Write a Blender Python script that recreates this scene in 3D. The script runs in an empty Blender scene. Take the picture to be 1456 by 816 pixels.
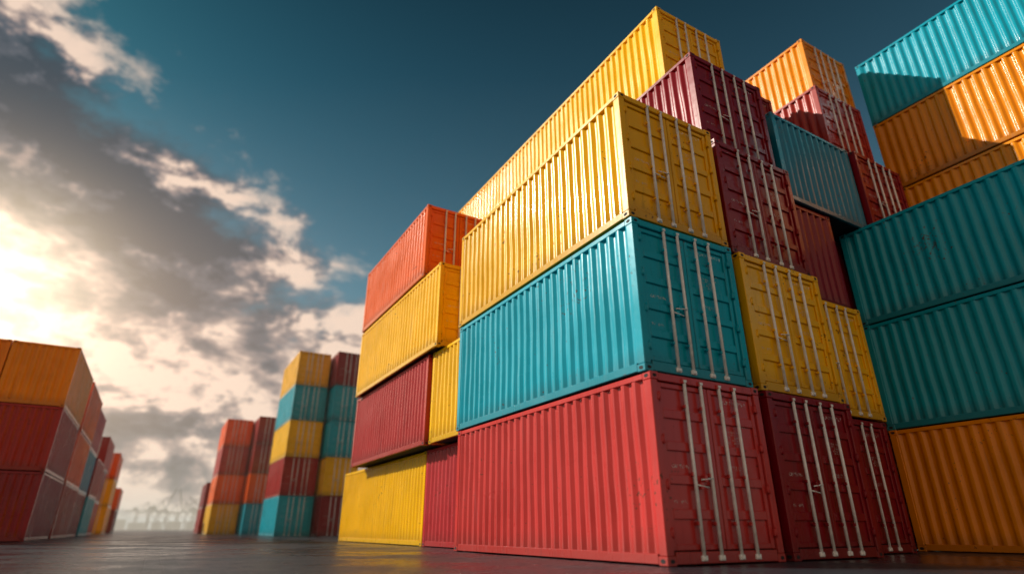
import bpy, math, random
from mathutils import Vector, Matrix, noise as mnoise
random.seed(7)
scene = bpy.context.scene
scene.view_settings.view_transform='Standard'
try: scene.view_settings.look='None'
except Exception: pass
scene.view_settings.exposure=0
R=math.radians
CAMH=0.45
# ------------------------------------------------------------ node helper
class NT:
    def __init__(s,tree): s.t=tree; s.n=tree.nodes; s.l=tree.links
    def node(s,typ,**kw):
        n=s.n.new(typ)
        for k,v in kw.items(): setattr(n,k,v)
        return n
    def set(s,sock,val):
        if isinstance(val,bpy.types.NodeSocket): s.l.new(val,sock)
        elif val is not None: sock.default_value=val
    def m(s,op,a,b=None,c=None,clamp=False):
        n=s.n.new('ShaderNodeMath'); n.operation=op; n.use_clamp=clamp
        s.set(n.inputs[0],a); s.set(n.inputs[1],b)
        if c is not None: s.set(n.inputs[2],c)
        return n.outputs[0]
    def smooth(s,x,lo,hi):
        n=s.n.new('ShaderNodeMapRange'); n.interpolation_type='SMOOTHSTEP'
        s.set(n.inputs[0],x); n.inputs[1].default_value=lo; n.inputs[2].default_value=hi
        return n.outputs[0]
    def lin(s,x,lo,hi,a,b):
        n=s.n.new('ShaderNodeMapRange'); s.set(n.inputs[0],x)
        for i,v in enumerate((lo,hi,a,b)): n.inputs[i+1].default_value=v
        return n.outputs[0]
    def mix(s,f,a,b,mode='MIX'):
        n=s.n.new('ShaderNodeMix'); n.data_type='RGBA'; n.blend_type=mode
        s.set(n.inputs[0],f)
        for i,v in ((6,a),(7,b)):
            if isinstance(v,tuple) and len(v)==3: v=(*v,1)
            s.set(n.inputs[i],v)
        return n.outputs[2]
    def noise(s,vec,scale,detail=4,rough=.5,dist=0):
        n=s.n.new('ShaderNodeTexNoise'); s.set(n.inputs['Vector'],vec)
        n.inputs['Scale'].default_value=scale; n.inputs['Detail'].default_value=detail
        n.inputs['Roughness'].default_value=rough; n.inputs['Distortion'].default_value=dist
        return n.outputs[0]
    def vm(s,op,a,b=None):
        n=s.n.new('ShaderNodeVectorMath'); n.operation=op
        s.set(n.inputs[0],a); s.set(n.inputs[1],b); return n.outputs[0]

def new_mat(name):
    m=bpy.data.materials.new(name); m.use_nodes=True
    t=NT(m.node_tree); b=m.node_tree.nodes['Principled BSDF']
    return m,t,b

def paint(name,col):
    m,t,b=new_mat(name)
    oi=t.node('ShaderNodeObjectInfo'); tc=t.node('ShaderNodeTexCoord')
    off=t.m('MULTIPLY',oi.outputs['Random'],97.0)
    cmb=t.node('ShaderNodeCombineXYZ')
    for i in range(3): t.set(cmb.inputs[i],off)
    v=t.vm('ADD',tc.outputs['Object'],cmb.outputs[0])
    big=t.noise(v,.8,3,.6)
    fine=t.noise(v,14,4,.65)
    vs=t.vm('MULTIPLY',v,(8.0,8.0,.5))
    streak=t.noise(vs,1.0,4,.65)
    hs=t.node('ShaderNodeHueSaturation')
    hs.inputs['Color'].default_value=(*col,1)
    t.set(hs.inputs['Hue'],t.lin(oi.outputs['Random'],0,1,.496,.504))
    t.set(hs.inputs['Value'],t.lin(t.m('FRACT',t.m('MULTIPLY',oi.outputs['Random'],13.7)),0,1,.92,1.05))
    c=hs.outputs[0]
    c=t.mix(1.0,c,t.mix(t.lin(big,.3,.7,0,1),(.86,.85,.84),(1.03,1.03,1.03)),'MULTIPLY')
    pale=tuple(min(1,x*.88+.06) for x in col)
    c=t.mix(t.m('MULTIPLY',t.m('SUBTRACT',1.0,t.smooth(streak,.26,.42)),.45),c,pale)
    c=t.mix(t.m('MULTIPLY',t.smooth(streak,.56,.76),.45),c,tuple(x*.34+.004 for x in col))
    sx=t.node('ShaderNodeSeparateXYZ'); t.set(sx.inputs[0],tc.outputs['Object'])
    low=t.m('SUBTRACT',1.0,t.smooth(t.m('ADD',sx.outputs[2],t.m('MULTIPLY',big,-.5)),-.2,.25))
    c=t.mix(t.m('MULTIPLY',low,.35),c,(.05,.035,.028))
    ch=t.smooth(t.m('ADD',fine,t.m('MULTIPLY',t.m('SUBTRACT',big,.5),.55)),.685,.72)
    c=t.mix(t.m('MULTIPLY',ch,.85),c,(.10,.035,.016))
    t.set(b.inputs['Base Color'],c)
    rg=t.m('ADD',t.lin(big,.3,.7,.24,.34),t.m('MULTIPLY',ch,.35))
    t.set(b.inputs['Roughness'],t.m('ADD',rg,t.m('MULTIPLY',t.smooth(streak,.5,.7),.12),clamp=True))
    b.inputs['Specular IOR Level'].default_value=.22
    b.inputs['Coat Weight'].default_value=.18; b.inputs['Coat Roughness'].default_value=.12
    bp=t.node('ShaderNodeBump'); bp.inputs['Strength'].default_value=.35; bp.inputs['Distance'].default_value=.012
    t.set(bp.inputs['Height'],t.noise(v,3.0,2,.5)); t.set(b.inputs['Normal'],bp.outputs[0]); t.set(b.inputs['Coat Normal'],bp.outputs[0])
    return m

COL={'red':(.52,.036,.042),'maroon':(.25,.005,.014),'yellow':(1.0,.52,.000),'amber':(.92,.28,.000),
     'teal':(.000,.37,.49),'blue':(.000,.20,.33),'orange':(.95,.115,.002),'brick':(.38,.020,.014)}
PAINT={k:paint('paint_'+k,v) for k,v in COL.items()}

def simple(name,col,rough,metal=0,var=.3,sc=20):
    m,t,b=new_mat(name)
    tc=t.node('ShaderNodeTexCoord'); n=t.noise(tc.outputs['Object'],sc,4,.6)
    t.set(b.inputs['Base Color'],t.mix(t.lin(n,.3,.75,0,1),tuple(min(1,x*(1+var*.3)) for x in col),tuple(x*(1-var) for x in col)))
    b.inputs['Roughness'].default_value=rough; b.inputs['Metallic'].default_value=metal
    return m
MROD=simple('galvanised_rod',(.88,.89,.89),.25,.0,.22,9)
MDARK=simple('rubber_seal_hole_shade',(.012,.012,.014),.8)
MDEC,t,b=new_mat('stencil_white')
tc=t.node('ShaderNodeTexCoord'); nn=t.noise(tc.outputs['Object'],17,4,.7)
b.inputs['Base Color'].default_value=(.75,.75,.73,1); b.inputs['Roughness'].default_value=.6
t.set(b.inputs['Alpha'],t.m('MULTIPLY',t.smooth(nn,.40,.56),.9))

# ------------------------------------------------------------ container mesh
class MB:
    def __init__(s): s.v=[]; s.f=[]; s.mi=[]; s.sm=[]
    def box(s,x0,x1,y0,y1,z0,z1,mat=0,ch=.006):
        c=min(ch,(x1-x0)*.3,(y1-y0)*.3,(z1-z0)*.3)
        X=(x0,x1);Y=(y0,y1);Z=(z0,z1); idx={}
        for i in (0,1):
            for j in (0,1):
                for k in (0,1):
                    sx=c if i==0 else -c; sy=c if j==0 else -c; sz=c if k==0 else -c
                    idx[(i,j,k,0)]=len(s.v); s.v.append((X[i],Y[j]+sy,Z[k]+sz))
                    idx[(i,j,k,1)]=len(s.v); s.v.append((X[i]+sx,Y[j],Z[k]+sz))
                    idx[(i,j,k,2)]=len(s.v); s.v.append((X[i]+sx,Y[j]+sy,Z[k]))
        def F(l,flip): 
            s.f.append(tuple(l[::-1] if flip else l)); s.mi.append(mat); s.sm.append(False)
        for i in (0,1):
            F([idx[(i,0,0,0)],idx[(i,1,0,0)],idx[(i,1,1,0)],idx[(i,0,1,0)]],i==0)
            F([idx[(0,i,0,1)],idx[(1,i,0,1)],idx[(1,i,1,1)],idx[(0,i,1,1)]],i==1)
            F([idx[(0,0,i,2)],idx[(1,0,i,2)],idx[(1,1,i,2)],idx[(0,1,i,2)]],i==0)
        for a in (0,1):
            for b_ in (0,1):
                F([idx[(a,b_,0,0)],idx[(a,b_,1,0)],idx[(a,b_,1,1)],idx[(a,b_,0,1)]],(a+b_)%2==0)
                F([idx[(a,0,b_,0)],idx[(a,1,b_,0)],idx[(a,1,b_,2)],idx[(a,0,b_,2)]],(a+b_)%2==1)
                F([idx[(0,a,b_,1)],idx[(1,a,b_,1)],idx[(1,a,b_,2)],idx[(0,a,b_,2)]],(a+b_)%2==0)
                for k in (0,1):
                    F([idx[(a,b_,k,0)],idx[(a,b_,k,1)],idx[(a,b_,k,2)]],(a+b_+k)%2==0)
    def tube(s,p0,p1,r,mat=1,n=10):
        p0=Vector(p0);p1=Vector(p1);d=(p1-p0).normalized()
        u=d.orthogonal().normalized(); w=d.cross(u); base=len(s.v)
        for p in (p0,p1):
            for i in range(n):
                a=2*math.pi*i/n; q=p+u*math.cos(a)*r+w*math.sin(a)*r; s.v.append(tuple(q))
        for i in range(n):
            j=(i+1)%n; s.f.append((base+i,base+j,base+n+j,base+n+i)); s.mi.append(mat); s.sm.append(True)
        s.f.append(tuple(base+i for i in range(n))[::-1]); s.mi.append(mat); s.sm.append(False)
        s.f.append(tuple(base+n+i for i in range(n))); s.mi.append(mat); s.sm.append(False)
    def corr(s,length,start,z0,z1,fn,nz,seed,out=True,amp=.014):
        n=max(3,round((length-.10)/.245)); p=length/n
        D=.058; prof=[]
        fl=.27*p; tr=.23*p
        for i in range(n):
            o=start+i*p
            prof+=[(o+fl*.04,0)] if i==0 else []
            prof+=[(o+fl*.5-.006,0),(o+fl*.5+.008,.004),(o+fl*.5+tr-.008,D-.004),(o+fl*.5+tr+.006,D),
                   (o+fl*1.5+tr-.006,D),(o+fl*1.5+tr+.008,D-.004),(o+fl*1.5+2*tr-.008,.004),(o+fl*1.5+2*tr+.006,0)]
        prof.append((start+length,0))
        base=len(s.v); m=len(prof)
        for k in range(nz+1):
            z=z0+(z1-z0)*k/nz; w=math.sin(math.pi*k/nz)**.5
            for (u,d) in prof:
                e=mnoise.noise(Vector((u*1.1+seed*13.1,z*.9,seed*7.3)))*amp*1.3+mnoise.noise(Vector((u*3.1,z*2.2+seed*3.1,seed)))*amp*.8
                e2=mnoise.noise(Vector((u*2.0+5,z*1.4,seed*3.3)))*.010*w
                wu=min(1,max(0,(u-start)/.3),(start+length-u)/.3)
                s.v.append(fn(u+e2*max(0,wu),d+.012+(e+.004)*w*max(0,wu),z))
        for k in range(nz):
            for i in range(m-1):
                a=base+k*m+i; q=(a,a+1,a+m+1,a+m)
                s.f.append(q if out else q[::-1]); s.mi.append(0); s.sm.append(True)
    def casting(s,x,y,z,dx,dy):
        X0,X1=(x-.004,x+.160) if dx>0 else (x-.160,x+.004)
        Y0,Y1=(y-.004,y+.176) if dy>0 else (y-.176,y+.004)
        s.box(X0,X1,Y0,Y1,z,z+.118,0,.010)
        def oval(c,ux,uz,rx,rz):
            b0=len(s.v)
            for i in range(12):
                a=2*math.pi*i/12
                s.v.append(tuple(Vector(c)+Vector(ux)*math.cos(a)*rx+Vector(uz)*math.sin(a)*rz))
            s.f.append(tuple(range(b0,b0+12))); s.mi.append(2); s.sm.append(False)  # flat dark oval painted for the shade inside the casting hole
        xx=X0-.002 if dx>0 else X1+.002; yy=Y0-.002 if dy>0 else Y1+.002
        oval((xx,(Y0+Y1)/2,z+.059),(0,1,0),(0,0,1),.045,.028)
        oval(((X0+X1)/2,yy,z+.059),(1,0,0),(0,0,1),.040,.026)

def text_mesh(txt,size):
    cu=bpy.data.curves.new('tmp','FONT'); cu.body=txt; cu.size=size; cu.resolution_u=1
    ob=bpy.data.objects.new('tmp',cu); scene.collection.objects.link(ob)
    dg=bpy.context.evaluated_depsgraph_get(); me=ob.evaluated_get(dg).to_mesh()
    vs=[tuple(v.co) for v in me.vertices]; fs=[tuple(p.vertices) for p in me.polygons]
    ob.evaluated_get(dg).to_mesh_clear(); bpy.data.objects.remove(ob); bpy.data.curves.remove(cu)
    return vs,fs

CACHE={}
def container_mesh(L,W,H,seed):
    key=(round(L,2),round(W,2),seed)
    if key in CACHE: return CACHE[key]
    rnd=random.Random(seed*31+int(L*10))
    b=MB(); zb=.018; zt=H-.012
    P=.13
    for x0,x1 in ((0,P),(W-P,W)):
        for y0,y1 in ((0,.15),(L-.15,L)):
            b.box(x0,x1,y0,y1,.118,H-.118,0,.010)
    for x,dx in ((0,1),(W,-1)):
        for y,dy in ((0,1),(L,-1)):
            b.casting(x,y,0,dx,dy); b.casting(x,y,H-.118,dx,dy)
    for x0,x1 in ((.002,.075),(W-.075,W-.002)):
        b.box(x0,x1,.176,L-.176,zb,zb+.13,0,.008)
        b.box(x0,x1,.176,L-.176,zt-.085,zt,0,.008)
    b.box(.16,W-.16,.004,.10,zb,zb+.15,0,.008)
    b.box(.16,W-.16,.004,.12,zt-.115,zt,0,.008)
    b.box(.16,W-.16,L-.10,L-.004,zb,zb+.15,0,.008)
    b.box(.16,W-.16,L-.10,L-.004,zt-.10,zt,0,.008)
    b.box(.03,W-.03,.10,L-.10,zt-.03,zt-.008,0,.004)
    b.box(.05,W-.05,.10,L-.10,zb+.03,zb+.12,2,.004)
    n=int((L-.4)/.3)
    for i in range(n):
        y=.25+i*(L-.5)/n; b.box(.09,W-.09,y,y+.12,zt-.008,zt+.006,0,.004)
    z0=zb+.125; z1=zt-.08
    b.corr(L-.28,.14,z0,z1,lambda u,d,z:(d,u,z),9,seed,False)
    b.corr(L-.28,.14,z0,z1,lambda u,d,z:(W-d,u,z),9,seed+50,True)
    b.corr(W-.25,.125,z0,z1,lambda u,d,z:(u,L-d,z),6,seed+90,False)
    # ---- door end at y=0
    b.box(.125,W-.125,.085,.10,z0-.02,z1+.02,2,.002)
    mid=W/2
    for k,(x0,x1) in enumerate(((.145,mid-.008),(mid+.008,W-.145))):
        dz0=zb+.165; dz1=zt-.13
        b.box(x0,x1,.070,.084,dz0,dz1,0,.003)
        fw=.075
        b.box(x0,x0+fw,.034,.069,dz0,dz1,0,.008)
        b.box(x1-fw,x1,.034,.069,dz0,dz1,0,.008)
        nb=5; hh=(dz1-dz0)
        for i in range(nb+1):
            th=.075 if i in (0,nb) else .13
            zc=dz0+hh*i/nb
            a0=zc-th/2; a1=zc+th/2
            if i==0: a0,a1=dz0,dz0+th
            if i==nb: a0,a1=dz1-th,dz1
            b.box(x0+fw+.001,x1-fw-.001,.038,.069,a0,a1,0,.014)
        for i in range(4):
            hz=dz0+.22+i*(hh-.44)/3
            xx=(-.0+.10) if k==0 else W-.165
            b.box(xx,xx+.065,-.012,.032,hz-.05,hz+.05,0,.006)
            b.tube((xx+.032,-.010,hz-.07),(xx+.032,-.010,hz+.07),.013,0,8)
    for i,fx in enumerate((.285,.425,.60,.74)):
        x=fx*W+rnd.uniform(-.01,.01); yr=-.004
        b.tube((x,yr,.07),(x,yr,H-.075),.026,1,12)
        for zz in (.085,H-.09):
            b.box(x-.055,x+.055,-.022,.036,zz-.035,zz+.035,1 if zz<1 else 0,.008)
            b.box(x-.03,x+.03,-.036,-.021,zz-.02,zz+.02,1,.004)
        for g in (.20,.45,.82):
            zz=H*g
            b.box(x-.05,x+.05,-.012,.037,zz-.025,zz+.025,0,.006)
        hz=1.02 if i%2==0 else 1.12
        hx=x-.25 if i in (1,3) else x+.22
        if i in (0,1):
            b.tube((x,-.034,hz),(hx,-.034,hz-.03),.010,1,8)
            b.box(min(x,hx)+.07,min(x,hx)+.13,-.042,.037,hz-.06,hz+.04,0,.006)
    code=''.join(rnd.choice('BCDGHKLMRST') for _ in range(3))+'U '+str(rnd.randint(100000,999999))+' '+str(rnd.randint(0,9))
    items=[(code,.085,mid+.30,H*.875-.02,.033),('22G1',.085,mid+.62,H*.74,.068),
           ('MAX GROSS  30480 KG\n         67200 LB\nTARE       2230 KG\n           4920 LB\nNET       28250 KG',.040,mid+.34,H*.70,.068),
           ('CU CAP  33.2 CU M\n       1172 CU FT',.040,mid+.34,H*.50,.068),
           ('CAUTION',.075,.30,H*.48,.068),('9\'6" HIGH',.06,.28,H*.30,.068)]
    for txt,sz,x,z,y in items:
        vs,fs=text_mesh(txt,sz); b0=len(b.v)
        for q in vs: b.v.append((x+q[0],y-.002,z+q[1]))
        for f in fs: b.f.append(tuple(b0+i for i in f)); b.mi.append(3); b.sm.append(False)
    me=bpy.data.meshes.new('shipping_container_mesh')
    me.from_pydata(b.v,[],b.f); me.polygons.foreach_set('material_index',b.mi); me.polygons.foreach_set('use_smooth',b.sm)
    for mm in (PAINT['red'],MROD,MDARK,MDEC): me.materials.append(mm)
    me.update(); CACHE[key]=me
    return me

OX,OY=2.0,8.2; TH=R(30.1)
Bv=Vector((math.cos(TH),math.sin(TH),0)); Av=Vector((-math.sin(TH),math.cos(TH),0))
LEN,WID,HGT=6.6,2.35,2.585; TI=2.592
def ctr(a,b,tier,col,L=LEN,W=WID,flip=False,turn=False,jit=1.0,seed=None):
    if seed is None: seed=random.randint(0,4)
    me=container_mesh(L,W,HGT,seed)
    ob=bpy.data.objects.new('shipping_container',me); scene.collection.objects.link(ob)
    j=lambda s:random.uniform(-s,s)*jit
    ang=TH+R(j(.25))
    a+=j(.03); b+=j(.02)
    if turn:
        ang+=R(90); p=Vector((OX,OY,0))+Av*a+Bv*(b+L)
    elif flip:
        p=Vector((OX,OY,0))+Av*(a+L)+Bv*(b+W); ang+=R(180)
    else:
        p=Vector((OX,OY,0))+Av*a+Bv*b
    ob.rotation_euler=(0,0,ang)
    ob.location=(p.x,p.y,tier*TI+.004)
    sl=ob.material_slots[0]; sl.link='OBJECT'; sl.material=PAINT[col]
    return ob
# ---- main block ---------------------------------------------------------
ctr(0,0,0,'red',seed=1); ctr(.02,-.03,1,'teal',seed=2); ctr(.03,-.05,2,'yellow',seed=3)
ctr(0,2.58,0,'maroon'); ctr(.05,2.56,1,'yellow'); ctr(.1,2.5,2,'maroon'); ctr(.38,2.56,3,'maroon'); ctr(1.45,2.85,4,'yellow',L=12.19,seed=1)
ctr(.8,5.25,0,'maroon'); ctr(.75,5.2,1,'yellow'); ctr(.9,5.2,2,'maroon',flip=True)
ctr(1.65,7.7,0,'maroon'); ctr(1.6,7.7,1,'amber'); ctr(1.6,7.68,2,'maroon',flip=True)
ctr(.85,5.85,3,'blue',L=3.35,W=2.35,turn=True)
ctr(2.3,6.2,4,'maroon')
ctr(.7,9.3,3,'maroon')
ctr(1.15,9.05,4,'brick'); ctr(1.55,9.75,5,'amber')
ctr(1.4-LEN,8.8,0,'amber',jit=.4,seed=2); ctr(1.4-LEN,8.8,1,'teal',jit=.6,seed=0); ctr(1.4-LEN,8.78,2,'teal',jit=.6,seed=4)
for t_,c_ in ((0,'brick'),(1,'teal'),(2,'amber'),(3,'amber'),(4,'amber'),(5,'teal')):
    ctr(1.4-LEN-(.25 if t_==3 else 0),12.6,t_,c_)
for t_,c_ in enumerate(('brick','teal','yellow','maroon')):
    if t_<2: ctr(10.6,3.3,t_,c_)
    else: ctr(9.3,2.72,t_,c_)
    if t_<3: ctr(7.6,5.8,t_,c_)
# short boxes in the gap
ctr(6.95,.74,0,'red',L=3.3,seed=1); ctr(6.8,.30,1,'yellow',L=2.3,seed=1)
# ---- next stack along the lane -----------------------------------------
ctr(10.4,.78,0,'yellow',L=8.9); ctr(9.25,.22,1,'red',L=7.4); ctr(8.3,.05,2,'yellow',L=8.0); ctr(9.5,.0,3,'orange')
# ---- middle distance ----------------------------------------------------
for t_,c_ in enumerate(('teal','brick','yellow','teal','yellow')): ctr(38.3,1.3,t_,c_)
for t_,c_ in enumerate(('maroon','yellow','teal','teal','maroon')): ctr(37.0,3.9,t_,c_)
for t_,c_ in enumerate(('teal','orange','brick','brick')): ctr(53.5,1.0,t_,c_)
for t_,c_ in enumerate(('yellow','orange','red','orange')): ctr(56.5,-1.5,t_,c_)
for t_,c_ in enumerate(('brick','maroon')): ctr(68,-1.6,t_,c_)
for t_,c_ in enumerate(('brick','yellow')): ctr(80,.5,t_,c_)
# ---- left side of the lane ---------------------------------------------
for t_,c_ in enumerate(('maroon','brick','amber')): ctr(24.3,-12.4,t_,c_,flip=True)
for t_,c_ in enumerate(('maroon','brick','amber')): ctr(24.3,-14.8,t_,c_,flip=True)
for t_,c_ in enumerate(('maroon','brick','amber')): ctr(24.0,-17.2,t_,c_,flip=True)
for t_,c_ in enumerate(('brick','orange','orange')): ctr(31.6,-12.4,t_,c_)
for t_,c_ in enumerate(('maroon','blue','red')): ctr(38.8,-12.6,t_,c_)
for t_,c_ in enumerate(('teal','brick')): ctr(46,-12.5,t_,c_)
for t_,c_ in enumerate(('brick','maroon','brick')): ctr(55,-12.8,t_,c_)
for t_,c_ in enumerate(('yellow','yellow','orange')): ctr(68,-12.5,t_,c_)
for t_,c_ in enumerate(('maroon','orange')): ctr(84,-12.5,t_,c_)

# ------------------------------------------------------------ ground
me=bpy.data.meshes.new('ground'); S=6000
me.from_pydata([(-S,-S,0),(S,-S,0),(S,S,0),(-S,S,0)],[],[(0,1,2,3)])
g=bpy.data.objects.new('ground',me); scene.collection.objects.link(g)
m,t,b=new_mat('worn_asphalt')
tc=t.node('ShaderNodeTexCoord'); v=tc.outputs['Object']
rot=t.node('ShaderNodeVectorRotate'); rot.rotation_type='Z_AXIS'; t.set(rot.inputs['Vector'],v); rot.inputs['Angle'].default_value=-TH
n1=t.noise(v,.35,5,.6); n2=t.noise(v,5,5,.65); n3=t.noise(v,60,2,.6)
br=t.node('ShaderNodeTexBrick'); t.set(br.inputs['Vector'],rot.outputs[0]); br.inputs['Scale'].default_value=1.0
br.inputs['Brick Width'].default_value=.42; br.inputs['Row Height'].default_value=.21; br.inputs['Mortar Size'].default_value=.012
br.inputs['Color1'].default_value=(.7,.7,.7,1); br.inputs['Color2'].default_value=(1.15,1.15,1.15,1); br.inputs['Mortar'].default_value=(.3,.3,.3,1)
br.inputs['Mortar Smooth'].default_value=.4
c=t.mix(t.lin(n1,.3,.7,0,1),(.014,.020,.028),(.034,.042,.052))
c=t.mix(t.m('MULTIPLY',t.smooth(n2,.45,.7),.5),c,(.010,.013,.018))
c=t.mix(.6,c,br.outputs['Color'],'MULTIPLY')
t.set(b.inputs['Base Color'],c)
b.inputs['Specular IOR Level'].default_value=.38
t.set(b.inputs['Roughness'],t.m('ADD',t.lin(n1,.38,.62,.12,.42),t.lin(n2,.3,.7,-.04,.14)))
bp=t.node('ShaderNodeBump'); bp.inputs['Strength'].default_value=.9; bp.inputs['Distance'].default_value=.014
t.set(bp.inputs['Height'],t.m('ADD',t.m('ADD',t.m('MULTIPLY',n3,.25),t.m('MULTIPLY',n2,1.0)),t.m('MULTIPLY',br.outputs['Fac'],-.5)))
t.set(b.inputs['Normal'],bp.outputs[0]); me.materials.append(m)

# ------------------------------------------------------------ far port cranes
mh=simple('painted_crane_steel',(.08,.085,.10),.8,0,.1,.01)
def beam(mb,p0,p1,w):
    mb.tube(p0,p1,w,0,4)
def crane_mesh(boom):
    mb=MB()
    for x in (-9,9):
        for y in (-8,8):
            beam(mb,(x,y,0),(x*.8,y*.8,24),.9)
    for x in (-8,8): beam(mb,(x,-7.5,9),(x,7.5,9),.7); beam(mb,(x*.85,-6.6,24),(x*.85,6.6,24),.7); beam(mb,(x,-7.5,9),(x*.85,6.6,24),.4)
    for y in (-7,7):
        beam(mb,(-8,y,23),(8,y,23),.7); beam(mb,(-8,y,9),(8,y,9),.6)
    beam(mb,(-24,0,25),(9,0,25),1.1)
    ex=(9+34*math.cos(boom),0,25+34*math.sin(boom)); beam(mb,(9,0,25),ex,.9)
    beam(mb,(-6,0,25),(4,0,38),.6); beam(mb,(7,0,25),(4,0,38),.6)
    beam(mb,(4,0,38),(-22,0,26),.3); beam(mb,(4,0,38),(9+22*math.cos(boom),0,25+22*math.sin(boom)),.3)
    mb.box(-14,-8,-3,3,25.5,30,0,.1)
    me=bpy.data.meshes.new('gantry_crane_mesh'); me.from_pydata(mb.v,[],mb.f); me.materials.append(mh); return me
cm=[crane_mesh(0),crane_mesh(R(68)),crane_mesh(R(40))]
for px,D,k,rz in ((198,1080,0,20),(220,1000,1,70),(241,1150,2,10),(260,1030,1,160),(278,1100,0,100),(295,1060,2,190)):
    rf=(px-728)*.921/814; az=math.atan(rf)
    ob=bpy.data.objects.new('gantry_crane',cm[k]); scene.collection.objects.link(ob)
    ob.location=(D*math.sin(az),D*math.cos(az),0); ob.rotation_euler=(0,0,R(rz))
mb=MB(); rr=random.Random(3)
x=-160
while x<90:
    w=rr.uniform(12,30); mb.box(x,x+w,-10,10,0,rr.uniform(6,15),0,.1); x+=w+rr.uniform(1,9)
me=bpy.data.meshes.new('port_warehouses'); me.from_pydata(mb.v,[],mb.f); me.materials.append(mh)
ob=bpy.data.objects.new('port_warehouses',me); scene.collection.objects.link(ob)
az=math.atan((258-728)*.921/814); ob.location=(1200*math.sin(az),1200*math.cos(az),0); ob.rotation_euler=(0,0,-az)

# ------------------------------------------------------------ low warm haze over the yard (real scattering volume)
mv=bpy.data.materials.new('haze_air'); mv.use_nodes=True; mv.node_tree.nodes.clear(); t=NT(mv.node_tree)
o=t.node('ShaderNodeOutputMaterial'); vsn=t.node('ShaderNodeVolumeScatter')
vsn.inputs['Color'].default_value=(1,.84,.70,1); vsn.inputs['Density'].default_value=.0011; vsn.inputs['Anisotropy'].default_value=.35
t.l.new(vsn.outputs[0],o.inputs['Volume'])
mb=MB(); mb.box(-1800,900,27,1800,-.5,26,0,.01)
me=bpy.data.meshes.new('haze'); me.from_pydata(mb.v,[],mb.f); me.materials.append(mv)
ob=bpy.data.objects.new('haze',me); scene.collection.objects.link(ob)

# ------------------------------------------------------------ sun + sky
SAZ,SEL=R(-81),R(31)
sd=Vector((math.sin(SAZ)*math.cos(SEL),math.cos(SAZ)*math.cos(SEL),math.sin(SEL)))
l=bpy.data.lights.new('sun','SUN'); l.energy=5.0; l.angle=R(.5); l.color=(1,.93,.80)
lo=bpy.data.objects.new('sun',l); scene.collection.objects.link(lo); lo.rotation_euler=sd.to_track_quat('Z','Y').to_euler()
w=bpy.data.worlds.new('World'); scene.world=w; w.use_nodes=True
w.node_tree.nodes.clear(); t=NT(w.node_tree)
out=t.node('ShaderNodeOutputWorld')
sky=t.node('ShaderNodeTexSky'); sky.sky_type='NISHITA'; sky.sun_disc=False; sky.sun_elevation=SEL; sky.sun_rotation=SAZ%(2*math.pi)
tc=t.node('ShaderNodeTexCoord'); D=tc.outputs['Generated']
sp=t.node('ShaderNodeSeparateXYZ'); t.set(sp.inputs[0],D); X,Y,Z=sp.outputs
az=t.m('MULTIPLY',t.m('ARCTAN2',X,Y),57.2958); el=t.m('MULTIPLY',t.m('ARCSINE',Z),57.2958)
dv=t.vm('MULTIPLY',D,(1,1,1.7))
na=t.noise(dv,3.2,3,.5,.0); nb=t.noise(t.vm('ADD',dv,(3.1,1.7,.4)),6.5,7,.60,.15)
dv3=t.vm('MULTIPLY',D,(1,1,4.0)); nc=t.noise(dv3,4.0,6,.6,.2)
nb2=t.noise(t.vm('ADD',dv,(3.1-.028,1.7+.012,.4-.030)),6.5,4,.60,.15)
relief=t.m('MULTIPLY',t.m('SUBTRACT',nb,nb2),4.5)
nac=t.m('SUBTRACT',na,.5); nbc=t.m('SUBTRACT',nb,.5)
s=t.m('SUBTRACT',t.m('SUBTRACT',24.6,t.m('MULTIPLY',t.m('ADD',az,17),.635)),el)
back=t.m('MULTIPLY',t.m('MAXIMUM',t.m('SUBTRACT',-62,az),0.0),3.0)
s=t.m('SUBTRACT',s,back)
sn=t.m('ADD',s,t.m('ADD',t.m('MULTIPLY',nac,18),t.m('MULTIPLY',nbc,38)))
dens=t.smooth(sn,-1,9)
azw=t.m('ADD',az,t.m('MULTIPLY',nbc,26)); elw=t.m('ADD',el,t.m('MULTIPLY',nac,10))
elw=t.m('ADD',elw,t.m('MULTIPLY',nbc,12))
def gauss(caz,cel,ru,rv,ang,A=azw,E=elw):
    ca,sa=math.cos(R(ang)),math.sin(R(ang))
    da=t.m('SUBTRACT',A,caz); de=t.m('SUBTRACT',E,cel)
    u=t.m('DIVIDE',t.m('ADD',t.m('MULTIPLY',da,ca),t.m('MULTIPLY',de,sa)),ru)
    v_=t.m('DIVIDE',t.m('SUBTRACT',t.m('MULTIPLY',de,ca),t.m('MULTIPLY',da,sa)),rv)
    q=t.m('ADD',t.m('MULTIPLY',u,u),t.m('MULTIPLY',v_,v_))
    return t.m('EXPONENT',t.m('MULTIPLY',q,-1.0))
g1=gauss(-37,25.5,13,6.0,-14); g2=gauss(-49,33,6,2.6,-20); g3=gauss(-22,16,9,2.4,-12); g4=gauss(-34,9,10,1.6,-5)
shade=t.m('SUBTRACT',.95,t.m('MULTIPLY',g1,1.25))
for gg,k in ((g2,.8),(g3,.55),(g4,.4)): shade=t.m('SUBTRACT',shade,t.m('MULTIPLY',gg,k))
shade=t.m('ADD',shade,relief)
shade=t.m('ADD',shade,t.m('MULTIPLY',nbc,.8)); shade=t.m('ADD',shade,t.m('MULTIPLY',t.m('SUBTRACT',nc,.5),1.5),clamp=True)
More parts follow.
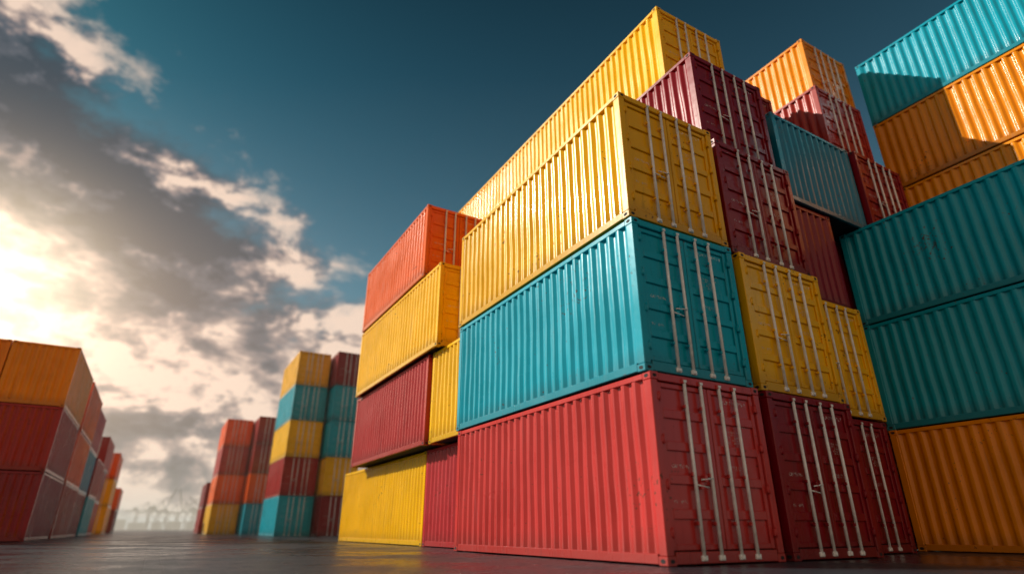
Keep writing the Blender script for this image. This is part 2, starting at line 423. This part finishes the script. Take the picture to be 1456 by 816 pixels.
cr=t.node('ShaderNodeValToRGB'); t.set(cr.inputs[0],shade); e=cr.color_ramp.elements
e[0].position=0; e[0].color=(.048,.070,.092,1); e[1].position=1; e[1].color=(.90,.68,.54,1)
for p,c_ in ((.35,(.11,.125,.150,1)),(.66,(.36,.285,.265,1))):
    q=e.new(p); q.color=c_
top=t.lin(el,15,55,1.6,.40)
tint=t.node('ShaderNodeCombineXYZ')
for i,k in enumerate((.0055,.039,.0385)): t.set(tint.inputs[i],t.m('MULTIPLY',top,k))
clear=t.mix(1.0,sky.outputs[0],tint.outputs[0],'MULTIPLY')
haze=t.mix(t.m('MULTIPLY',t.m('EXPONENT',t.m('MULTIPLY',t.m('MAXIMUM',el,0.0),-.08)),.70),(0,0,0),(.50,.42,.36))
clear=t.mix(1.0,clear,haze,'ADD')
back_fill=t.m('MULTIPLY',t.smooth(t.m('MULTIPLY',Y,-1.0),.1,.8),t.m('SUBTRACT',1.0,t.smooth(el,25,70)))  # warm bright sky bank added behind the camera to fill the doors
clear=t.mix(t.m('MULTIPLY',back_fill,t.lin(na,.3,.7,.7,1.0)),clear,(.74,.50,.33))
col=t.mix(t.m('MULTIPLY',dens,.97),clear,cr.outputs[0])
gl=gauss(-46,15.5,7.5,7,0,az,el); gl2=gauss(-46,13,20,12,0,az,el)
col=t.mix(t.m('MULTIPLY',gl,1.1),col,(1.0,.80,.52),'ADD')
col=t.mix(t.m('MULTIPLY',gl2,.44),col,(.98,.62,.38),'ADD')
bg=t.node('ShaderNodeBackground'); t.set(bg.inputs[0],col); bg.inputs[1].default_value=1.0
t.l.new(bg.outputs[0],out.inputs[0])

# ------------------------------------------------------------ camera
cd=bpy.data.cameras.new('camera'); cam=bpy.data.objects.new('camera',cd); scene.collection.objects.link(cam)
cam.location=(0,0,CAMH); cam.rotation_euler=(R(90+22.9),0,0); cd.sensor_width=36; cd.lens=36*814/1456
cd.clip_start=.05; cd.clip_end=20000
cd.dof.use_dof=True; cd.dof.focus_distance=11.5; cd.dof.aperture_fstop=.26
scene.camera=cam
